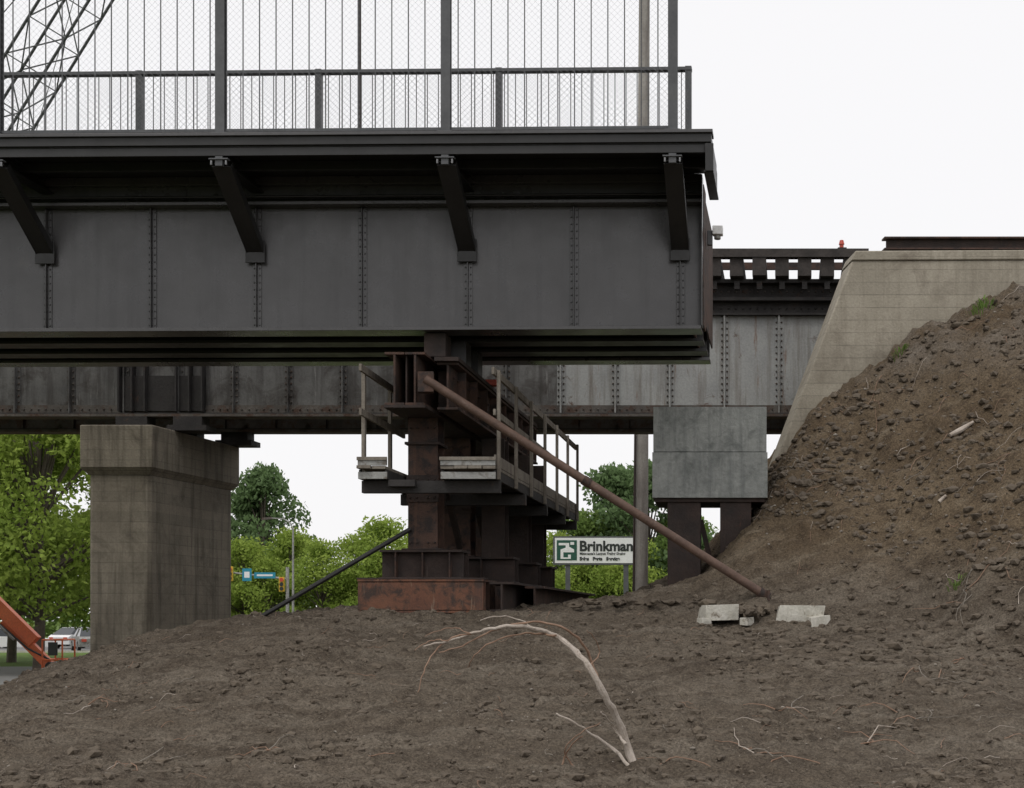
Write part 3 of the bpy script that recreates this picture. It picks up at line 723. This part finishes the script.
a=B('road'); a.box(-400,400,86,118,-.45,-.396,'asphalt'); a.done()
a=B('gravel_lot'); a.box(-60,-8.5,38,60,-.45,-.394,'asphalt'); a.done()
a=B('road_kerb'); a.box(-400,400,85.8,86,-.45,-.28,'slab'); a.box(-400,400,118,118.2,-.45,-.28,'slab'); a.done()
a=B('road_markings')
for k in range(-30,30): a.box(k*9,k*9+3,101.9,102.05,-.395,-.391,'white')
a.done()

# ------------------------------------------------------------ trees
def tree_mesh(name,h,rx,seed,leaf,lsize,nleaf,low=.18,ncl=34):
    rnd=random.Random(seed); rs=np.random.RandomState(seed)
    b_=B(name)
    b_.tube([(0,0,0),(.1,.05,h*.25),(-.05,0,h*.55),(0,0,h*.85)],[h*.018,h*.014,h*.010,h*.003],'bark',8)
    cl=[]
    for k in range(ncl):
        t_=rnd.random(); z=h*(low+(.97-low)*t_)
        prof=math.sin(math.pi*min(1,max(0,(t_*.86+.14)))**.9)**.6
        a_=rnd.random()*6.28; r=rx*prof*math.sqrt(rnd.uniform(.15,1))
        c_=Vector((r*math.cos(a_),r*math.sin(a_),z)); cl.append(c_)
        b_.tube([(0,0,z*.62),(c_.x*.5,c_.y*.5,z*.85),tuple(c_)],[h*.007,h*.004,h*.0015],'bark',5)
    per=nleaf//len(cl); pts=[]
    for c_ in cl:
        s_=rx*rnd.uniform(.15,.30)
        q=rs.normal(size=(per,3)); q/=np.linalg.norm(q,axis=1)[:,None]; q*=(rs.rand(per,1)**.45)*s_*1.5
        q[:,2]*=.7; pts.append(q+np.array(c_))
    pts=np.concatenate(pts); n=len(pts)
    u=rs.normal(size=(n,3));u/=np.linalg.norm(u,axis=1)[:,None]; w_=rs.normal(size=(n,3)); v=np.cross(u,w_); v/=np.linalg.norm(v,axis=1)[:,None]
    s_=lsize*(.6+.8*rs.rand(n,1))
    Q=np.stack([pts-u*s_,pts-v*s_*.55,pts+u*s_,pts+v*s_*.55],1).reshape(-1,3)
    o0=len(b_.v); b_.v+=[tuple(r_) for r_ in Q.tolist()]; mi=b_.mi(leaf)
    b_.f+=[[o0+4*i,o0+4*i+1,o0+4*i+2,o0+4*i+3] for i in range(n)]; b_.m+=[mi]*n
    me=bpy.data.meshes.new(name); me.from_pydata(b_.v,[],b_.f)
    for q in b_.mn: me.materials.append(M[q])
    me.polygons.foreach_set('material_index',b_.m); return me
near=tree_mesh('leafy_tree_near',13,4.6,3,'leaf1',.12,30000,.24,60)
mA=tree_mesh('leafy_tree_a',10,3.9,5,'leaf2',.17,12000,.08,44); mB=tree_mesh('leafy_tree_b',10,3.5,8,'leaf3',.17,13000,.12,44); mC=tree_mesh('leafy_tree_c',10,4.6,11,'leaf1',.17,13000,.05,48)
def T(me,x,y,h,base=10,rot=None,wx=1):
    o_=bpy.data.objects.new('leafy_tree',me); sc.collection.objects.link(o_); o_.location=(x,y,-.45); s_=h/base; o_.scale=(s_*wx,s_*wx,s_); o_.rotation_euler=(0,0,random.random()*6.28 if rot is None else rot)
T(near,-17.6,52,12.5,13);T(near,-24.5,56,14,13);T(near,-23.6,66,13,13);T(near,-17.4,64,9.5,13); T(near,-28.5,70,14,13)
T(mB,-23.4,132,16.0,wx=.9); T(mB,-25.2,134,13.5,wx=.8)
for x,y,h,me_ in((-27,122,9,mC),(-23,120,8.6,mC),(-19.5,124,9.6,mC),(-16,118,8.3,mC),(-13.5,122,9,mC),(-11,119,10.2,mC),(-8.3,125,9.5,mC),(-5,124,8.5,mA),(-2,126,8,mC),(-21,119,7,mC),(-12,117,6,mC)): T(me_,x,y,h,wx=1.05)
for x,y,h,me_ in((3.6,112,8.6,mC),(6.3,114,10.5,mA),(8.6,116,14.3,mB),(11,113,14.2,mB),(5,110,6.5,mC),(13.8,112,10,mA),(17,112,8,mC),(20,114,9,mB),(9.5,108,8,mC),(24,115,10,mB),(2.5,118,7,mA)): T(me_,x,y,h)
rs=np.random.RandomState(4); n=26000
X=rs.uniform(-170,170,n); hh=np.array([5.5+2.5*noise.noise(Vector((x*.06,0,0)))+1.8*noise.noise(Vector((x*.3,1,0))) for x in X])
Z=-.4+hh*rs.rand(n)**.8; Y=170+rs.uniform(-3,3,n)
pts=np.stack([X,Y,Z],1); u=rs.normal(size=(n,3));u/=np.linalg.norm(u,axis=1)[:,None]; v=np.cross(u,rs.normal(size=(n,3))); v/=np.linalg.norm(v,axis=1)[:,None]
s_=.55; Q=np.stack([pts-u*s_,pts-v*s_*.6,pts+u*s_,pts+v*s_*.6],1).reshape(-1,3)
me=bpy.data.meshes.new('distant_tree_line'); me.from_pydata(Q.tolist(),[],[[4*i,4*i+1,4*i+2,4*i+3] for i in range(n)]); me.materials.append(M['leaf2'])
sc.collection.objects.link(bpy.data.objects.new('distant_tree_line',me))

# ------------------------------------------------------------ light
el,az=R(58),R(215)
w=bpy.data.worlds.new('World'); sc.world=w; w.use_nodes=True; nt=w.node_tree
bg=nt.nodes['Background']; sky=N(nt,'ShaderNodeTexSky'); sky.sky_type='NISHITA'; sky.sun_disc=False; sky.sun_elevation=el; sky.sun_rotation=az; sky.dust_density=5; sky.air_density=1
c=mix(nt,.93,sky.outputs[0],(10.1,10.0,10.1)); nt.links.new(c,bg.inputs[0]); bg.inputs[1].default_value=.1
sl_=bpy.data.lights.new('sun','SUN'); sl_.energy=1.1; sl_.angle=R(22); sl_.color=(1,.97,.93)
so=bpy.data.objects.new('sun',sl_); sc.collection.objects.link(so)
dv=Vector((math.sin(az)*math.cos(el),math.cos(az)*math.cos(el),math.sin(el)))
so.rotation_euler=dv.to_track_quat('Z','Y').to_euler()
sc.view_settings.view_transform='Standard'; sc.view_settings.look='None'; sc.view_settings.exposure=0
cd=bpy.data.cameras.new('camera'); cam=bpy.data.objects.new('camera',cd); sc.collection.objects.link(cam)
cam.location=(0,0,1.6); cam.rotation_euler=(R(90),0,0); cd.sensor_width=36; cd.lens=49.22; cd.shift_y=226/1024; cd.clip_end=4000; cd.clip_start=.1
sc.camera=cam
